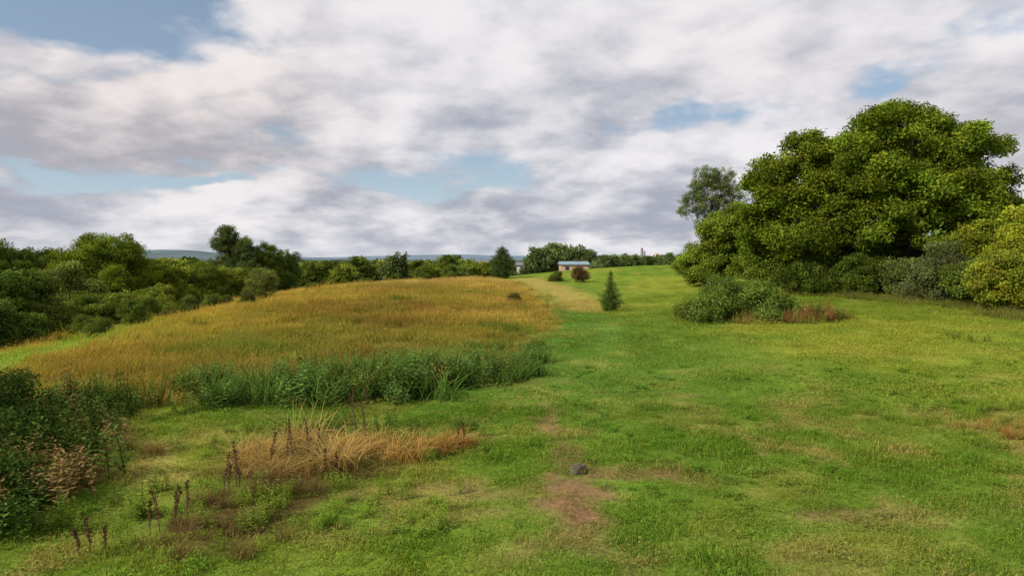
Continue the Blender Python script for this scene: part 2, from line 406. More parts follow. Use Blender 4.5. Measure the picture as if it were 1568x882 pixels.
def tree(name, x, y, h, w, col, lobes=None, seed=1, src=None, cs=1.0, sec_r=1.2, per=12, dens=1., z0f=.18, trunk=.3, nl=6, zb=None, fill=.12, low=-.55, sq=.55, limb=.38):
    src = src or BROAD
    z = z1(x, y)-.1 if zb is None else zb
    e = bpy.data.objects.new(name, None); e.location = (x, y, z); e.empty_display_size = .5; scene.collection.objects.link(e)
    lobes = lobes or auto_lobes(w, h, h*z0f, nl, seed)
    random.seed(seed+100)
    pts, tint, secs = crown_points(lobes, sec_r, per, dens, fill, low, sq)
    pts[:, 2] = np.maximum(pts[:, 2], .15)
    mb = MB()
    topz = h*.72
    tube(mb, [(0, 0, -.3), (trunk*.2, 0, h*.15), (-trunk*.3, trunk*.3, h*.4), (0, 0, topz)], [trunk*1.35, trunk, trunk*.7, trunk*.2], 9)
    random.shuffle(secs)
    for c in secs[:min(len(secs), 46)]:
        zs = min(max(c[2]*.55, h*.12), h*.6); st = np.array([0, 0, zs]); c = np.array(c)
        mid = st*.45+c*.55+np.array([0, 0, -.06*h])*random.uniform(-.3, 1)
        r0 = trunk*limb
        tube(mb, [st, mid, c], [r0, r0*.55, r0*.15], 5)
    t = mb.obj('trunk_and_limbs', M_BARK, True); t.parent = e
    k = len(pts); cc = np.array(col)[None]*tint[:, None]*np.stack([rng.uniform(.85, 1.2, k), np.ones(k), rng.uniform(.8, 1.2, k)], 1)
    nidx = len(src.objects)
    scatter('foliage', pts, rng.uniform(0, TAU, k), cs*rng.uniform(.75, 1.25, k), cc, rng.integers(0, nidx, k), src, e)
    return e

# ------------------------------------------------------------------ lawn
def pts_in(x0, x1, y0, y1, dens):
    k = int((x1-x0)*(y1-y0)*dens); return rng.uniform(x0, x1, k), rng.uniform(y0, y1, k)
def wedge(x, y, m=3.0): return (np.abs(x) < y*.78+m)
def lawnpoints(y0, y1, dens):
    x, y = pts_in(-y1*.8-3, y1*.8+3, y0, y1, dens)
    k = wedge(x, y); x, y = x[k], y[k]
    md, st = masks(x, y); k = rng.random(len(x)) > md*.95; return x[k], y[k]
x, y = lawnpoints(5.5, 19, 8)
c = gcol(x, y)
bare = np.zeros(len(x))
for (cx, cy, rx, ry, k_) in DIRT: bare = np.maximum(bare, blob(x, y, cx, cy, rx, ry)*min(1, k_*1.1))
bare = np.maximum(bare, blob(x, y, -4.2, 10.6, 1.4, 1.0, 7))
k = rng.random(len(x)) > bare*.93; x, y, c = x[k], y[k], c[k]
hn = sst(.42, .75, fbm(x/1.3, y/1.3, 91))
scatter('lawn_grass', np.stack([x, y, Z(x, y)], 1), rng.uniform(0, TAU, len(x)), np.stack([rng.uniform(.8, 1.2, len(x))]*2+[rng.uniform(.5, 1.0, len(x))*(1+hn*1.2)], 1), c*1.15, rng.integers(0, 3, len(x)), LAWN)
x, y = lawnpoints(19, 62, .95)
c = gcol(x, y)
scatter('lawn_grass', np.stack([x, y, Z(x, y)], 1), rng.uniform(0, TAU, len(x)), np.stack([rng.uniform(.8, 1.3, len(x))]*2+[rng.uniform(.5, 1.0, len(x))], 1), c*1.15, rng.integers(0, 2, len(x)), LAWNF)
x, y = lawnpoints(6.5, 26, 2.2)
wn = fbm(x/2.5, y/2.5, 93); k = (rng.random(len(x)) < sst(.38, .62, wn)); x, y = x[k], y[k]
scatter('lawn_weeds', np.stack([x, y, Z(x, y)], 1), rng.uniform(0, TAU, len(x)), rng.uniform(.3, .95, len(x)), gcol(x, y)*np.array([.85, 1.1, .9]), rng.integers(0, 3, len(x)), LOWW)

# ------------------------------------------------------------------ meadow
def meadowpts(y0, y1, dens):
    x, y = pts_in(-y1*.85-4, 8, y0, y1, dens); k = wedge(x, y, 4); x, y = x[k], y[k]
    md, st = masks(x, y); k = rng.random(len(x)) < md; return x[k], y[k]
x1, y1 = meadowpts(18, 45, 1.6); x2, y2 = meadowpts(45, 115, .8)
x = np.concatenate([x1, x2]); y = np.concatenate([y1, y2])
s = np.where(y > 45, rng.uniform(.9, 1.3, len(x)), rng.uniform(.75, 1.15, len(x)))
edge = .35+.65*sst(0, 3.5, sdist(x, y, meadow_poly))
hs = (.25+.85*fbm(x/2.4, y/2.4, 71))*edge
scatter('meadow_grass', np.stack([x, y, Z(x, y)], 1), rng.uniform(0, TAU, len(x)), np.stack([s, s, hs*rng.uniform(.75, 1.15, len(x))], 1),
        gcol(x, y)*1.15*rng.uniform(.78, 1.22, (len(x), 1)), rng.integers(0, 3, len(x)), TALL)
x, y = meadowpts(19, 95, .6); wn = fbm(x/4.5, y/2.6, 61); k = rng.random(len(x)) < sst(.57, .72, wn)*.7+.035; x, y = x[k], y[k]
scatter('meadow_weeds', np.stack([x, y, Z(x, y)], 1), rng.uniform(0, TAU, len(x)), rng.uniform(.35, .8, len(x)), np.array([.16, .20, .03])*rng.uniform(.7, 1.2, (len(x), 1)), rng.integers(0, 3, len(x)), WEED)

# ------------------------------------------------------------------ tall weed band in front of the meadow
def band(path, width, dens, jit=.6):
    xs_, ys_ = [], []
    for (a, b) in zip(path[:-1], path[1:]):
        Ls = math.hypot(b[0]-a[0], b[1]-a[1]); k = int(Ls*width*dens); t = rng.random(k)
        o = (rng.random(k)-.5)*width; nx, ny = -(b[1]-a[1])/Ls, (b[0]-a[0])/Ls
        xs_.append(a[0]+(b[0]-a[0])*t+nx*o+rng.normal(0, jit*.4, k)); ys_.append(a[1]+(b[1]-a[1])*t+ny*o+rng.normal(0, jit*.4, k))
    return np.concatenate(xs_), np.concatenate(ys_)
x, y = band([at(250,19.4), at(420,20.0), at(590,20.8), at(690,22.4), at(752,26), at(790,31)], 3.4, 6.5, .9)
k = fbm(x/1.3, y/1.3, 95) > .38; x, y = x[k], y[k]
gn = rng.uniform(.75, 1.25, (len(x), 1))
cc = np.where(rng.random((len(x), 1)) < .15, np.array([[.22, .21, .05]]), np.array([[.115, .195, .044]]))*gn
scatter('tall_weeds', np.stack([x, y, Z(x, y)], 1), rng.uniform(0, TAU, len(x)), rng.uniform(.55, .95, len(x))*(.5+1.0*fbm(x/1.6, y/1.6, 96))*(1-.42*sst(21.5, 29, y)), cc, rng.integers(0, 4, len(x)), REED)

# ------------------------------------------------------------------ foreground left
def shrub_mass(name, blobs, cs, col, src=FINE, per=10, sec_r=.35, dens=1.2, seed=3, sq=.6):
    random.seed(seed); allp = []; tn = []
    for (x, y, w, h) in blobs:
        z = z1(x, y)
        p, t, _ = crown_points([(x, y, z+h*.42, w*.46, w*.46, h*.5)], sec_r, per, dens, .15, -.3, sq)
        p[:, 2] = np.maximum(p[:, 2], z+.05); allp.append(p); tn.append(t)
    p = np.concatenate(allp); t = np.concatenate(tn); k = len(p)
    cc = np.array(col)[None]*t[:, None]*np.stack([rng.uniform(.8, 1.25, k), np.ones(k), rng.uniform(.8, 1.2, k)], 1)
    return scatter(name, p, np.stack([rng.normal(0, .4, k), rng.normal(0, .4, k), rng.uniform(0, TAU, k)], 1), cs*rng.uniform(.6, 1.3, k), cc, rng.integers(0, len(src.objects), k), src)
shrub_mass('bramble_bush', [(-10.0,12.6,1.6,1.1),(-11.0,14.2,1.8,1.45),(-9.9,14.0,1.2,.8),(-8.9,11.2,1.1,.7),(-12.2,15.6,1.8,1.5),(-8.3,10.2,.9,.5)], 1.0, (.075, .125, .026), sec_r=.42, dens=.6, sq=.8)
x, y = band([(-8.2,9.2), (-9.2,12.0), (-10.2,14.5), (-12.0,18.4)], 3.0, 7.0)
scatter('brush_weeds', np.stack([x, y, Z(x, y)], 1), rng.uniform(0, TAU, len(x)), rng.uniform(.35, 1.15, len(x)), np.where(rng.random((len(x), 1)) < .25, np.array([[.18, .125, .05]]), np.array([[.08, .13, .026]]))*rng.uniform(.65, 1.3, (len(x), 1)), rng.integers(0, 3, len(x)), WEED)
def clump(name, cx, cy, rx, ry, k, smin, smax, col, src, colvar=.2):
    a = rng.uniform(0, TAU, k); r = np.sqrt(rng.random(k)); x = cx+rx*r*np.cos(a); y = cy+ry*r*np.sin(a)
    return scatter(name, np.stack([x, y, Z(x, y)], 1), rng.uniform(0, TAU, k), rng.uniform(smin, smax, k), np.array(col)[None]*rng.uniform(1-colvar, 1+colvar, (k, 1)), rng.integers(0, len(src.objects), k), src)
clump('dead_grass_clump', -8.0, 13.4, .8, 2.0, 12, .4, .75, (.30, .22, .09), DEAD)
clump('dead_grass_clump', -4.3, 13.6, 1.2, 1.0, 24, .75, 1.2, (.44, .32, .12), DEAD, .35)
clump('dead_grass_clump', -2.6, 14.2, 1.3, .7, 20, .5, .95, (.46, .30, .10), DEAD, .35)
clump('dead_grass_clump', -1.5, 14.6, .7, .3, 6, .4, .6, (.42, .22, .08), DEAD)
clump('dead_grass_clump', -4.4, 11.7, 1.2, .8, 14, .35, .7, (.22, .15, .07), DEAD)
clump('dead_grass_clump', -4.3, 9.7, 1.0, .7, 12, .3, .6, (.22, .15, .07), DEAD)
clump('green_weeds', -3.0, 15.9, 2.8, .9, 26, .4, .75, (.12, .19, .03), WEED)
clump('green_weeds', -5.2, 10.6, 2.0, 1.6, 34, .25, .55, (.16, .23, .03), WEED)
clump('green_weeds', -2.6, 10.9, 2.2, 1.3, 34, .18, .40, (.17, .26, .03), WEED)
clump('green_weeds', -.9, 14.5, 1.7, 1.4, 26, .18, .36, (.13, .24, .03), WEED)
clump('green_weeds', -5.8, 14.8, 1.2, 1.2, 16, .25, .45, (.13, .2, .03), WEED)
clump('dry_grass_patch', 11.6, 15.6, 1.1, 1.0, 14, .3, .55, (.42, .24, .09), DEAD)
clump('roadside_weeds', 11.5, 17.3, 2.8, 1.2, 30, .2, .45, (.19, .27, .04), WEED)
clump('weed_tuft', 21, 31.5, 1.0, .7, 8, .3, .5, (.12, .16, .03), WEED)

def dock(name, x, y, spec, seed):
    random.seed(seed); mb = MB()
    for (dx, dy, h) in spec:
        az = random.uniform(0, TAU); b = random.uniform(.03, .2)
        p = np.array([dx, dy, -.03]); top = lambda t: p+np.array([math.cos(az)*b*h*t*t, math.sin(az)*b*h*t*t, h*t])
        tube(mb, [top(0), top(.5), top(1)], [.010, .008, .004], 5); mb.c[-1][:] = (.13, .08, .045)
        for br in range(7):
            t0 = .3+.1*br; la = random.uniform(0, TAU); bl = h*.15*(1.2-t0)
            for j in range(24):
                s = random.random(); q = top(min(1, t0+s*.28))+np.array([math.cos(la), math.sin(la), 0])*bl*s*.6+rv()*.014
                leaf(mb, q, rv(), rv(), .026, .022, vary((.10, .052, .027), .45))
    ob = mb.obj(name, M_STALK, True); ob.location = (x, y, z1(x, y)); return ob
m, nt = newmat('dry_stalk_material'); L = nt.links.new
out = N(nt, 'ShaderNodeOutputMaterial'); bs = N(nt, 'ShaderNodeBsdfPrincipled'); a_ = N(nt, 'ShaderNodeAttribute', attribute_name='mcol')
bs.inputs['Roughness'].default_value = .9; bs.inputs['Specular IOR Level'].default_value = .1; L(a_.outputs['Color'], bs.inputs['Base Color']); L(bs.outputs[0], out.inputs[0]); M_STALK = m
for (b, d, s, sd) in [(350,11.6,[(-.15,0,.75),(.05,.1,.95),(.16,-.05,.85),(.0,-.15,.6)],1),(425,13.0,[(-.2,0,.8),(.1,.1,1.0),(.25,0,.95)],2),(543,14.6,[(-.1,0,1.3),(.1,.1,1.65),(.02,-.1,1.2),(.2,0,1.1)],3),
      (232,9.9,[(-.1,0,.5),(.05,0,.7),(.2,.1,.6)],4),(128,9.2,[(-.15,0,.4),(.0,0,.55),(.2,0,.4)],5),(700,14.8,[(0,0,.4),(.15,0,.5)],6),(495,12.8,[(0,0,.5),(.2,.1,.4)],7),(260,10.6,[(0,0,.5),(.2,.0,.6)],8),(470,13.6,[(0,0,.9),(.15,0,.7)],9)]:
    px, py = at(b, d); dock('dock_plant', px, py, s, sd)

import bmesh
bm = bmesh.new(); bmesh.ops.create_icosphere(bm, subdivisions=4, radius=1)
for v_ in bm.verts:
    c_ = v_.co; k_ = 1+.45*(fbm(np.array([c_.x*1.3+c_.z]), np.array([c_.y*1.3-c_.z*.7]), 3)[0]-.5)+.14*(fbm(np.array([c_.x*4+c_.z*2]), np.array([c_.y*4]), 4)[0]-.5)
    v_.co = Vector((max(-.8, min(.75, c_.x))*.17*k_, max(-.8, min(.8, c_.y))*.14*k_, max(-.5, min(.72, c_.z))*.17*k_))
me = bpy.data.meshes.new('rock'); bm.to_mesh(me); bm.free(); me.materials.append(M_ROCK)
ob = bpy.data.objects.new('rock', me); px, py = at(886, 13.0); ob.location = (px, py, z1(px, py)+.06); ob.rotation_euler = (.1, .15, .6); scene.collection.objects.link(ob)

# ------------------------------------------------------------------ right side trees
OAK = (.145, .205, .020)
x, y = at(1378, 58)
tree('oak_tree', x, y, 16.2, 15, OAK, lobes=[(0,0,8.6,5.2,5.2,4.6),(-2.0,-1,12.6,3.0,3.4,2.4),(2.6,-1,12.4,2.8,3.2,2.0),(5.2,-1,11.9,2.2,2.6,1.9),(5.6,-1,8.4,2.2,3.4,2.4),(-4.6,-2,8.8,2.8,3.4,3.0),(-4.9,-1,11.6,1.8,2.2,1.6),(.6,-4.4,8.6,3.4,2.2,2.8),(-2,-4,5.2,3,2.4,2.0),(3.4,-3.8,5,3,2.4,2.0),(.4,0,14.3,2.3,2.2,1.2),(6.2,-2,5.4,1.8,2.4,1.8)],
     seed=5, sec_r=1.0, per=13, trunk=.5, fill=.08, dens=.72, low=-.7)
x, y = at(1232, 60)
tree('oak_tree', x, y, 14.0, 9.5, (.145, .20, .02), lobes=[(0,0,7.2,3.6,3.6,4.2),(.4,0,11.4,2.5,2.6,1.9),(2.6,0,11.4,1.7,2,1.4),(-2.8,-1,9.2,1.9,2.2,2.0),(-3.2,-1,6.0,2.2,2.4,2.0),(-1.0,-2.8,4.0,2.4,2.2,2.2),(1.6,-3,5.2,2.8,2.0,2.0),(2.8,-2,8.6,2.0,2.0,1.9)],
     seed=6, sec_r=.95, per=13, trunk=.38, fill=.08, dens=.72, low=-.7)
x, y = at(1088, 70)
tree('ash_tree', x, y, 12.4, 6, (.16, .21, .075), lobes=[(0,0,9.2,1.9,1.7,2.2),(-1.8,0,8.4,1.3,1.3,1.5),(1.8,0,8.8,1.3,1.3,1.6),(-.6,0,11.0,1.2,1.2,1.2),(.3,0,6.4,1.6,1.5,1.4),(1.2,0,11.0,1.0,1,1.1)], seed=7, sec_r=.5, per=3, dens=1.1, fill=.05, cs=.5, trunk=.13, sq=1.0)
for (b, d, h, w, col, sd) in [(1112,66,7.2,5.8,(.16,.22,.028),11),(1160,64,7.4,5.0,(.14,.21,.022),12),(1078,72,4.6,4.4,(.15,.21,.026),13),(1192,62,4.2,5,(.12,.17,.022),14),(1068,80,3.4,4,(.13,.18,.026),15)]:
    x, y = at(b, d); tree('understory_tree', x, y, h, w, col, seed=sd, sec_r=.75, per=11, z0f=.03, trunk=.12, cs=.8, low=-.9, dens=.85)
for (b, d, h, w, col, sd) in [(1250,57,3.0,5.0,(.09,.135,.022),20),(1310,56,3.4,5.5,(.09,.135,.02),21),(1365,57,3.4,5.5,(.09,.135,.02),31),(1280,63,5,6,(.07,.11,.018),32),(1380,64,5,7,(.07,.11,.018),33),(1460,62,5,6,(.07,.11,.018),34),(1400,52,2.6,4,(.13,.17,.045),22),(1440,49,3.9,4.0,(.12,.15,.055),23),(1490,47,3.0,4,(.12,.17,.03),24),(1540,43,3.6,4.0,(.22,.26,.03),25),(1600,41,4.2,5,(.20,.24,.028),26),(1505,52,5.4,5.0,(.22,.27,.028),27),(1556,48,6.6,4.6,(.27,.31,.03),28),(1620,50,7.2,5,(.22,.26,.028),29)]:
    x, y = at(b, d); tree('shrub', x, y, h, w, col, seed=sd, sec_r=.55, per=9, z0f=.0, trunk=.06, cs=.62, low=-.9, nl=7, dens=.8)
x, y = band([at(1085,66), at(1210,58), at(1330,52.5), at(1450,47), at(1600,39)], 2.2, 2.0)
scatter('tree_edge_grass', np.stack([x, y, Z(x, y)], 1), rng.uniform(0, TAU, len(x)), rng.uniform(.5, .95, len(x)), np.array([.18, .19, .045])*rng.uniform(.7, 1.3, (len(x), 1)), rng.integers(0, 3, len(x)), TALL)

# shrub island
x0, y0 = at(1120, 42)
shrub_mass('shrub_island', [(x0-1.4,y0-1,1.8,1.8),(x0+.1,y0,2.2,2.6),(x0+1.8,y0-.4,2.0,2.2),(x0-.6,y0+1.2,2.2,2.3),(x0+3.2,y0,1.4,1.2),(x0+1,y0-1.8,1.3,1.0),(x0-2.4,y0-.2,1.2,1.5)], 1.35, (.14, .21, .036), per=11, sec_r=.6, dens=.9, sq=.9)
k = 120; a = rng.uniform(0, TAU, k); r = np.sqrt(rng.random(k)); x = x0+2.0+4.8*r*np.cos(a); y = y0-.3+2.3*r*np.sin(a)
cc = np.where(rng.random((k, 1)) < .2, np.array([[.28, .10, .045]]), np.array([[.22, .21, .05]]))*rng.uniform(.7, 1.2, (k, 1))
scatter('shrub_island_grass', np.stack([x, y, Z(x, y)], 1), rng.uniform(0, TAU, k), rng.uniform(.6, 1.0, k), cc, rng.integers(0, 3, k), TALL)
k = 100; x = rng.uniform(x0-2.8, x0+6, k); y = rng.uniform(y0-2.3, y0+1, k)
sc_ = rng.uniform(.6, 1.25, k)*np.where(x < x0+2.5, 1.35, 1.)
cw = np.where(rng.random((k, 1)) < .12, np.array([[.26, .10, .045]]), np.array([[.14, .20, .04]]))
scatter('shrub_island_weeds', np.stack([x, y, Z(x, y)], 1), rng.uniform(0, TAU, k), sc_, cw*rng.uniform(.7, 1.3, (k, 1)), rng.integers(0, 3, k), WEED)

# ------------------------------------------------------------------ conifers
def conifer(name, b, d, h, w, col, seed, oval=False):
    x, y = at(b, d); z = z1(x, y); random.seed(seed)
    e = bpy.data.objects.new(name, None); e.location = (x, y, z); scene.collection.objects.link(e)
    mb = MB(); tube(mb, [(0,0,-.2),(0,0,h*.5),(0,0,h*.97)], [w*.045, w*.03, .01], 7)
    pts = []; tn = []
    lev = int(h*6)
    for i in range(lev):
        t = i/lev; R = w*.5*((1-t)**.8 if not oval else (math.sin(math.pi*min(1, .22+.78*t))**.6))*random.uniform(.74, 1.15)
        if not oval and t < .08: R *= .75
        nb = max(4, int(9*(R/(w*.5)+.25)))
        for j in range(nb):
            a = TAU*j/nb+i*1.7+random.uniform(-.2, .2); Rb = R*random.uniform(.65, 1.25)
            end = np.array([math.cos(a)*Rb, math.sin(a)*Rb, t*h*.96+.1+Rb*.18])
            tube(mb, [(0, 0, t*h*.96+.05), end], [.014, .004], 4)
            for s in np.arange(.25, 1.05, max(.12, .16/max(Rb, .2))):
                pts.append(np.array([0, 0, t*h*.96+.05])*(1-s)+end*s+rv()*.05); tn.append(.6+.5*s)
    for q in range(6): pts.append(np.array([0, 0, h*(.9+.02*q)])); tn.append(1.1)
    t_ = mb.obj('trunk_and_branches', M_BARK, True); t_.parent = e
    pts = np.array(pts); k = len(pts); sc = rng.uniform(.45, .9, k)*(1-.5*np.clip(pts[:, 2]/h, 0, 1)**2)*max(1, h/3.4)
    scatter('foliage', pts, rng.uniform(0, TAU, k), sc, np.array(col)[None]*np.array(tn)[:, None]*rng.uniform(.7, 1.3, (k, 1)), rng.integers(0, 2, k), NEED, e)
conifer('pine_tree', 935, 54, 3.3, 1.95, (.10, .16, .035), 3)
conifer('cedar_tree', 769, 95, 4.6, 3.0, (.075, .115, .035), 4, True)
for (b, d, h, w, col, nm, sd) in [(889,84,1.9,1.9,(.16,.11,.045),'red_leaf_bush',41),(851,86,1.3,1.5,(.14,.17,.035),'shrub',42),(403,62,3.0,2.7,(.18,.22,.055),'sapling',43),(203,46,1.7,1.8,(.12,.17,.03),'shrub',44),
      (378,58,1.3,1.1,(.10,.13,.03),'shrub',45),(290,56,1.6,1.4,(.12,.16,.035),'shrub',46),(326,60,1.5,1.4,(.12,.17,.035),'shrub',47),(262,52,1.1,1.0,(.11,.14,.035),'shrub',48),
      (787,57,.9,.6,(.11,.12,.03),'shrub',49),(150,41,1.0,1.2,(.12,.16,.03),'shrub',50),(130,44,1.4,1.6,(.13,.17,.03),'shrub',51),(560,88,1.0,1.6,(.10,.14,.03),'shrub',52),(650,92,1.2,1.4,(.11,.15,.03),'shrub',53),(225,54,2.2,2.2,(.15,.20,.035),'shrub',54),
      (690,95,1.0,1.2,(.11,.15,.03),'shrub',55),(480,76,.9,1.2,(.12,.16,.03),'shrub',56),(345,64,1.0,1.0,(.11,.15,.03),'shrub',57)]:
    x, y = at(b, d); tree(nm, x, y, h, w, col, seed=sd, sec_r=.3, per=7, z0f=.02, trunk=.04, cs=.75 if d < 60 else .9, src=FINE, low=-.9, nl=5, dens=.75, sq=.8)

# ------------------------------------------------------------------ left trees
for (b, d, top, w, col, sd) in [(158,76,7.3,9.6,(.165,.225,.024),61),(95,60,3.6,5.0,(.18,.23,.05),62),(30,52,2.6,6,(.09,.135,.026),63),(-30,48,3.0,7,(.08,.12,.02),64),(232,82,4.0,6.0,(.14,.19,.026),65),
      (60,84,6.0,7,(.10,.145,.024),66),(10,78,5.8,7,(.09,.13,.022),67),(-50,70,6,8,(.09,.13,.02),68),(270,88,3.0,5.5,(.19,.23,.033),69),(310,92,3.2,5.5,(.15,.20,.03),70),(350,96,2.8,5,(.20,.24,.035),71),
      (140,58,1.2,4.5,(.13,.18,.028),72),(190,60,.8,4.0,(.17,.22,.033),73),(60,50,.6,4,(.12,.16,.028),74),(5,42,.7,4.5,(.10,.15,.026),75),(-40,40,1.2,4.5,(.09,.13,.024),76),(390,98,2.8,5.5,(.14,.19,.028),77),(240,70,1.3,4.5,(.16,.21,.03),78),(120,92,5.4,6,(.11,.16,.024),79),(205,92,4.6,6,(.13,.18,.026),80)]:
    x, y = at(b, d); z = z1(x, y); h = max(2, top-z)
    tree('hedgerow_tree', x, y, h, w, col, seed=sd, sec_r=.9 if h > 5 else .65, per=10, z0f=.05, trunk=.06+h*.02, cs=.85 if h > 5 else .7, low=-.8, nl=7, dens=.8)
for (b, d, top, w, col, sd) in [(349,130,10.9,6.0,(.11,.15,.05),81),(374,128,8.4,4.5,(.10,.14,.045),82),(408,132,7.4,8,(.13,.18,.033),83),(436,136,5.6,6,(.11,.16,.033),84)]:
    x, y = at(b, d); z = z1(x, y); h = top-z
    tree('tall_tree', x, y, h, w, col, seed=sd, sec_r=.9, per=8, z0f=.1, trunk=.3, cs=.9, low=-.8, nl=8, dens=.8, sq=.8)

# ------------------------------------------------------------------ distant woodland
def whole_tree(name, h, w, seed, nl=6):
    lob = auto_lobes(w, h, h*.05, nl, seed); random.seed(seed)
    p, t, _ = crown_points(lob, 1.0, 9, 1.0, .1, -.8); mb = MB()
    for q, tn in zip(p, t):
        for _ in range(5):
            leaf(mb, q+rv()*.45, rv()*.6+np.array([0, 0, .6]), rv(), .62, .42, vary((1, 1, 1), .25)*tn)
    tube(mb, [(0,0,-.5),(0,0,h*.6)], [.25, .1], 6); mb.c[-1][:] = (.5, .4, .6)
    return mb.obj(name, M_LEAF)
WOOD = make_coll('wood_src', [whole_tree('a', 9, 8, 1), whole_tree('b', 10, 7, 2), whole_tree('c', 8, 8.5, 3), whole_tree('d', 9.5, 5.5, 4), whole_tree('e', 7, 7.5, 5)])
xs_, ys_ = [], []
def woods(y0, y1, xl, xr, dens):
    k = int((y1-y0)*(xr(y1)-xl(y1))*dens); y = rng.uniform(y0, y1, k); x = rng.uniform(xl(y1), xr(y1), k)
    q = (x > xl(y)) & (x < xr(y)); xs_.append(x[q]); ys_.append(y[q])
woods(112, 180, lambda y: -.85*y, lambda y: -.30*y-4, .020)
woods(150, 260, lambda y: -.42*y, lambda y: -.03*y, .016)
woods(180, 420, lambda y: -.85*y, lambda y: -.01*y, .009)
woods(420, 1100, lambda y: -.85*y, lambda y: .35*y, .003)
woods(1100, 2600, lambda y: -.85*y, lambda y: .5*y, .0008)
woods(230, 420, lambda y: .02*y, lambda y: .34*y, .010)
x = np.concatenate(xs_); y = np.concatenate(ys_)
r = np.hypot(x, y); z = Z(x, y)
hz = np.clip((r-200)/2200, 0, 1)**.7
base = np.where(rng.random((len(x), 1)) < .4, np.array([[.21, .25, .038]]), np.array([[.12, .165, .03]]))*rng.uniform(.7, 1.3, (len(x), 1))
cc = base*(1-hz[:, None])+np.array([.14, .20, .23])*hz[:, None]  # aerial haze painted into the leaf colour, bluer with distance
s = rng.uniform(.7, 1.02, len(x)); s = np.where(r > 1100, s*1.15, s)
bb = x/y*1045+784
lim = np.where((bb > 440) & (r < 420), (4.3-z)/9.3, 9)
s = np.minimum(s, np.maximum(lim*rng.uniform(.75, 1.1, len(x)), .35))
wide = np.where(r > 420, 1.5, 1.0)*rng.uniform(.9, 1.2, len(x))
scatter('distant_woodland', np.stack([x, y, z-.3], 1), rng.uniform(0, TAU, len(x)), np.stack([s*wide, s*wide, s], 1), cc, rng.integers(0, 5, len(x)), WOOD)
pp = [(822,175,7.2),(838,178,7.6),(855,180,7.8),(872,215,8.6),(890,215,8.8),(900,188,7.8),(606,180,6.2),(595,182,5.4),(663,240,5.2),(690,230,4.8),(815,190,6),(790,170,2.4),(800,172,2.2),(809,175,2.9)]
for q_ in range(34): pp.append((915+q_*4.3, random.uniform(150, 185), random.choice([4.6, 4.9, 5.2, 5.6, 5.0, 5.4])))
P_ = []; S_ = []; W_ = []
for b, d, top in pp:
    x, y = at(b, d); z = z1(x, y); P_.append((x, y, z-.3)); S_.append(max(.12, (top-z)/9.)); W_.append(max((top-z)/9.*.85, .34))
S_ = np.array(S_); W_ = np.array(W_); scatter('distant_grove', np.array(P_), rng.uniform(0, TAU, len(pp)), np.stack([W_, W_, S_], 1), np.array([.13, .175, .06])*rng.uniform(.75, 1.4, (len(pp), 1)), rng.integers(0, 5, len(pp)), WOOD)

def hills(name, y0, hfun, col, x0, x1):
    nx = 300; xs = np.linspace(x0, x1, nx); vs = []; rows = [0, .35, .7, 1, 1.4, 2.0]
    hh = hfun(xs)
    prof = [-.0, .45, .85, 1, .8, .0]
    for rr, pf in zip(rows, prof):
        for i_, X_ in enumerate(xs): vs.append((X_, y0+rr*900, -8+hh[i_]*pf))
    fs = [(r_*nx+i_, r_*nx+i_+1, (r_+1)*nx+i_+1, (r_+1)*nx+i_) for r_ in range(len(rows)-1) for i_ in range(nx-1)]
    mt = simple(name+'_material', tuple(np.array(col)*.8), tuple(np.array(col)*1.2), .006, 1, 0)
    return mesh_obj(name, vs, fs, mt, smooth=True)
hills('distant_hills', 3300, lambda x: 12+30*fbm(x/500, x*0, 5)+58*np.exp(-((x+2050)/420)**2)+18*np.exp(-((x+3000)/500)**2)*1, (.07, .115, .13), -4200, 3000)  # blue-green colour includes painted aerial haze over the forest
hills('distant_hills', 5600, lambda x: 35+50*fbm(x/900, x*0+3, 8)+40*np.exp(-((x+3600)/900)**2), (.11, .17, .23), -6500, 6000)  # farther ridge: stronger blue haze put into the material colour

# ------------------------------------------------------------------ farm buildings
def building(name, b, d, w, dep, wallh, roofh, ztop, wall, roof):
    x, y = at(b, d); zb = ztop-wallh-roofh
    e = bpy.data.objects.new(name, None); e.location = (x, y, zb); scene.collection.objects.link(e)
    def box(nm, x0, x1, y0, y1, z0, z1_, mt):
        v = [(x0,y0,z0),(x1,y0,z0),(x1,y1,z0),(x0,y1,z0),(x0,y0,z1_),(x1,y0,z1_),(x1,y1,z1_),(x0,y1,z1_)]
        o = mesh_obj(nm, v, [(0,3,2,1),(4,5,6,7),(0,1,5,4),(1,2,6,5),(2,3,7,6),(3,0,4,7)], mt); o.parent = e
    box('walls', -w/2, w/2, -dep/2, dep/2, -4, wallh, wall)
    o = .35
    v = [(-w/2-o,-dep/2-o,wallh+.01),(w/2+o,-dep/2-o,wallh+.01),(w/2+o,dep/2+o,wallh+.01),(-w/2-o,dep/2+o,wallh+.01),(-w/2-o,0,wallh+roofh),(w/2+o,0,wallh+roofh)]
    r_ = mesh_obj('roof', v, [(0,1,5,4),(2,3,4,5),(0,4,3),(1,2,5),(0,3,2,1)], roof); r_.parent = e
    for i_ in range(max(1, int(w/3))):
        xx = -w/2+1+i_*3; box('window', xx, xx+.9, -dep/2-.03, -dep/2-.003, wallh*.35, wallh*.8, M_DARK)
building('metal_roof_barn', 878, 168, 6.6, 8, 2.0, .8, 3.95, M_TAN, M_ROOF)
building('white_farmhouse', 797, 200, 2.2, 4, 2.6, .9, 3.7, M_WALL, M_GROOF)
building('white_farmhouse', 655, 330, 4.5, 6, 3.0, 1.4, 4.9, M_WALL, M_GROOF)
building('white_farmhouse', 735, 420, 12, 6, 2.4, 1.4, 4.6, M_WALL, M_GROOF)
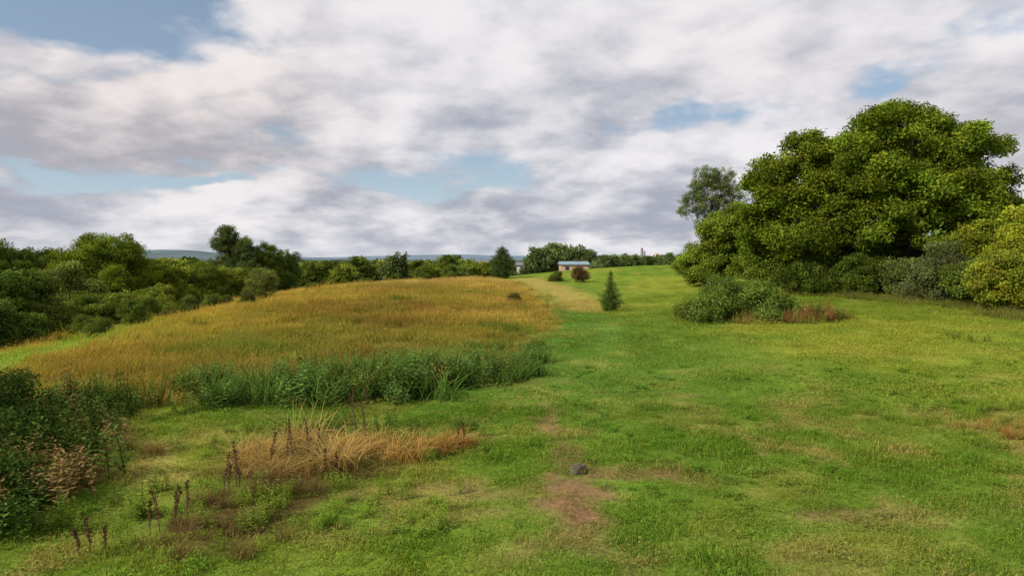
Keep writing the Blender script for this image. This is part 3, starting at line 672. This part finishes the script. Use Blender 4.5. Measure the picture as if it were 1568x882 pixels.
def silo(name, b, d, r, ztop, mt):
    x, y = at(b, d); mb = MB(); h = 16
    prof = [(r, 0), (r, h-r*.9), (r*.92, h-r*.55), (r*.6, h-r*.2), (.05, h)]
    for i_ in range(1, 6): prof.insert(i_, (r*(1.02 if i_ % 2 else 1), (h-r)*i_/6.))
    tube(mb, [(0, 0, q[1]) for q in prof], [q[0] for q in prof], 20)
    tube(mb, [(r+.12, 0, 0), (r+.12, 0, h-r)], [.1, .1], 6)
    o = mb.obj(name, mt, True); o.location = (x, y, ztop-h)
silo('grain_silo', 982, 260, .38, 9.2, M_GREY); silo('grain_silo', 986, 262, .28, 8.0, M_GREY)
silo('grain_silo', 1005, 260, .9, 7.2, M_TAN); silo('grain_silo', 999, 262, .5, 6.6, M_WALL)

# ------------------------------------------------------------------ light and sky
SUN_EL = 36; sun_az = math.radians(240)   # clockwise from +Y
sd = Vector((math.sin(sun_az)*math.cos(math.radians(SUN_EL)), math.cos(sun_az)*math.cos(math.radians(SUN_EL)), math.sin(math.radians(SUN_EL))))
sl = bpy.data.lights.new('sun', 'SUN'); sl.energy = 5.0; sl.angle = math.radians(1.5); sl.color = (1, .91, .75)
so = bpy.data.objects.new('sun', sl); so.rotation_euler = (-sd).to_track_quat('-Z', 'Y').to_euler(); so.location = (0, 0, 60); scene.collection.objects.link(so)

w = bpy.data.worlds.new('World'); scene.world = w; w.use_nodes = True; nt = w.node_tree; nt.nodes.clear(); L = nt.links.new
def inp(s, v):
    if isinstance(v, (int, float)): s.default_value = v
    elif isinstance(v, tuple): s.default_value = v
    else: L(v, s)
def M(op, a, b=0., c=None, clamp=False):
    nd = N(nt, 'ShaderNodeMath', operation=op); nd.use_clamp = clamp; inp(nd.inputs[0], a); inp(nd.inputs[1], b)
    if c is not None: inp(nd.inputs[2], c)
    return nd.outputs[0]
def SS(x, lo, hi):
    nd = N(nt, 'ShaderNodeMapRange', interpolation_type='SMOOTHSTEP'); inp(nd.inputs[0], x); nd.inputs[1].default_value = lo; nd.inputs[2].default_value = hi
    return nd.outputs[0]
def MIXC(f, a, b):
    nd = N(nt, 'ShaderNodeMix', data_type='RGBA'); inp(nd.inputs[0], f); inp(nd.inputs[6], a if not isinstance(a, tuple) else (*a, 1)); inp(nd.inputs[7], b if not isinstance(b, tuple) else (*b, 1)); return nd.outputs[2]
sky = N(nt, 'ShaderNodeTexSky', sky_type='NISHITA'); sky.sun_disc = False; sky.sun_elevation = math.radians(SUN_EL); sky.sun_rotation = sun_az
tc = N(nt, 'ShaderNodeTexCoord'); sep = N(nt, 'ShaderNodeSeparateXYZ'); L(tc.outputs['Generated'], sep.inputs[0])
dx, dy, dz = sep.outputs
dzp = M('MAXIMUM', dz, 0.)
zc = M('ADD', dzp, .30)
def comb(a, b, c=0.):
    nd = N(nt, 'ShaderNodeCombineXYZ'); inp(nd.inputs[0], a); inp(nd.inputs[1], b); inp(nd.inputs[2], c); return nd.outputs[0]
q = comb(M('DIVIDE', dx, zc), M('DIVIDE', dy, zc), M('MULTIPLY', dzp, 1.2))
def noise(vec, scale, detail=6, rough=.55, off=(0, 0, 0), dist=0.):
    ad = N(nt, 'ShaderNodeVectorMath', operation='ADD'); L(vec, ad.inputs[0]); ad.inputs[1].default_value = off
    nd = N(nt, 'ShaderNodeTexNoise'); nd.inputs['Scale'].default_value = scale; nd.inputs['Detail'].default_value = detail; nd.inputs['Roughness'].default_value = rough; nd.inputs['Distortion'].default_value = dist
    L(ad.outputs[0], nd.inputs['Vector']); return nd.outputs[0]
az = M('ARCTAN2', dx, dy); el = M('ARCSINE', dz)
wa = noise(q, 2.0, 4, .6, (3, 1, 0)); wb = noise(q, 2.0, 4, .6, (9, 4, 0))
azw = M('MULTIPLY_ADD', M('SUBTRACT', wa, .5), .42, az); elw = M('MULTIPLY_ADD', M('SUBTRACT', wb, .5), .20, el)
def gblob(px, py, rx, ry):
    a0 = math.atan((px-784)/1045); e0 = math.atan((400-py)/1045*math.cos(a0))
    u_ = M('MULTIPLY', M('SUBTRACT', azw, a0), 1045./rx); v_ = M('MULTIPLY', M('SUBTRACT', elw, e0), 1045./ry)
    return M('EXPONENT', M('MULTIPLY', M('ADD', M('MULTIPLY', u_, u_), M('MULTIPLY', v_, v_)), -1.))
def SUM(lst):
    o = None
    for (k_, *b_) in lst:
        g_ = M('MULTIPLY', gblob(*b_), k_); o = g_ if o is None else M('ADD', o, g_)
    return o
gaps = SUM([(1.2,100,-20,210,62),(.9,640,275,180,42),(.5,110,270,190,22),(.6,990,190,150,22),(.7,1285,125,70,30),(.5,30,85,130,18),(.6,1500,55,110,36),(.4,330,285,150,18)])
dark = SUM([(1.0,50,170,150,80),(.6,330,255,200,45),(.8,880,325,230,45),(.45,800,190,160,60),(.45,1560,240,150,120),(.4,170,345,300,22),(.4,1000,365,200,20)])
lite = SUM([(1.1,290,110,130,80),(.8,640,50,260,50),(.8,1150,60,260,90),(.6,950,250,260,35),(.7,420,335,220,22),(.6,1000,392,300,18),(.5,1120,190,150,70)])
n1_ = noise(q, 1.9, 6, .54, (.7, .2, 0)); n2_ = noise(q, 1.9, 6, .54, (.7-.09, .2-.05, .07))
n3_ = noise(q, 7.0, 4, .6, (5, 5, 0))
cov = M('SUBTRACT', M('MULTIPLY_ADD', n3_, .25, M('ADD', n1_, .12)), M('MULTIPLY', gaps, .42))
mask = SS(cov, .40, .64)
rel = M('MULTIPLY', M('SUBTRACT', n2_, n1_), -3.2)
br = M('ADD', M('ADD', .60, rel), M('SUBTRACT', M('MULTIPLY', lite, .36), M('MULTIPLY', dark, .42)))
br = M('ADD', br, M('MULTIPLY', M('SUBTRACT', n3_, .5), .36))
brc = SS(br, -.05, 1.15)
ccol = MIXC(brc, (3.9, 4.1, 4.85), (9.0, 8.7, 8.9))
warm = SUM([(1.0,300,120,200,110),(.6,60,180,150,80),(.5,330,240,200,60),(.5,1540,230,140,120),(.3,1100,100,300,90)])
ccol = MIXC(M('MULTIPLY', M('MINIMUM', warm, 1.), .6), ccol, MIXC(brc, (4.4, 4.0, 4.2), (9.3, 8.2, 7.7)))
haze = SS(el, .20, .0)
skyc = MIXC(M('MULTIPLY_ADD', haze, .40, .22), sky.outputs[0], (5.6, 7.2, 9.0))
fin = MIXC(M('MULTIPLY', mask, .95), skyc, ccol)
fin = MIXC(M('MULTIPLY', SS(el, .045, -.01), .4), fin, (6.2, 6.6, 7.3))
bg = N(nt, 'ShaderNodeBackground'); bg.inputs[1].default_value = .1; L(fin, bg.inputs[0])
wo = N(nt, 'ShaderNodeOutputWorld'); L(bg.outputs[0], wo.inputs[0])

# ------------------------------------------------------------------ camera
cam = bpy.data.cameras.new('camera'); cam.lens = 24; cam.sensor_width = 36; cam.clip_start = .1; cam.clip_end = 20000
co = bpy.data.objects.new('camera', cam); co.location = (0, 0, 4); co.rotation_euler = (math.radians(90-2.25), 0, 0)
scene.collection.objects.link(co); scene.camera = co
scene.view_settings.view_transform = 'Standard'; scene.view_settings.look = 'None'; scene.view_settings.exposure = 0
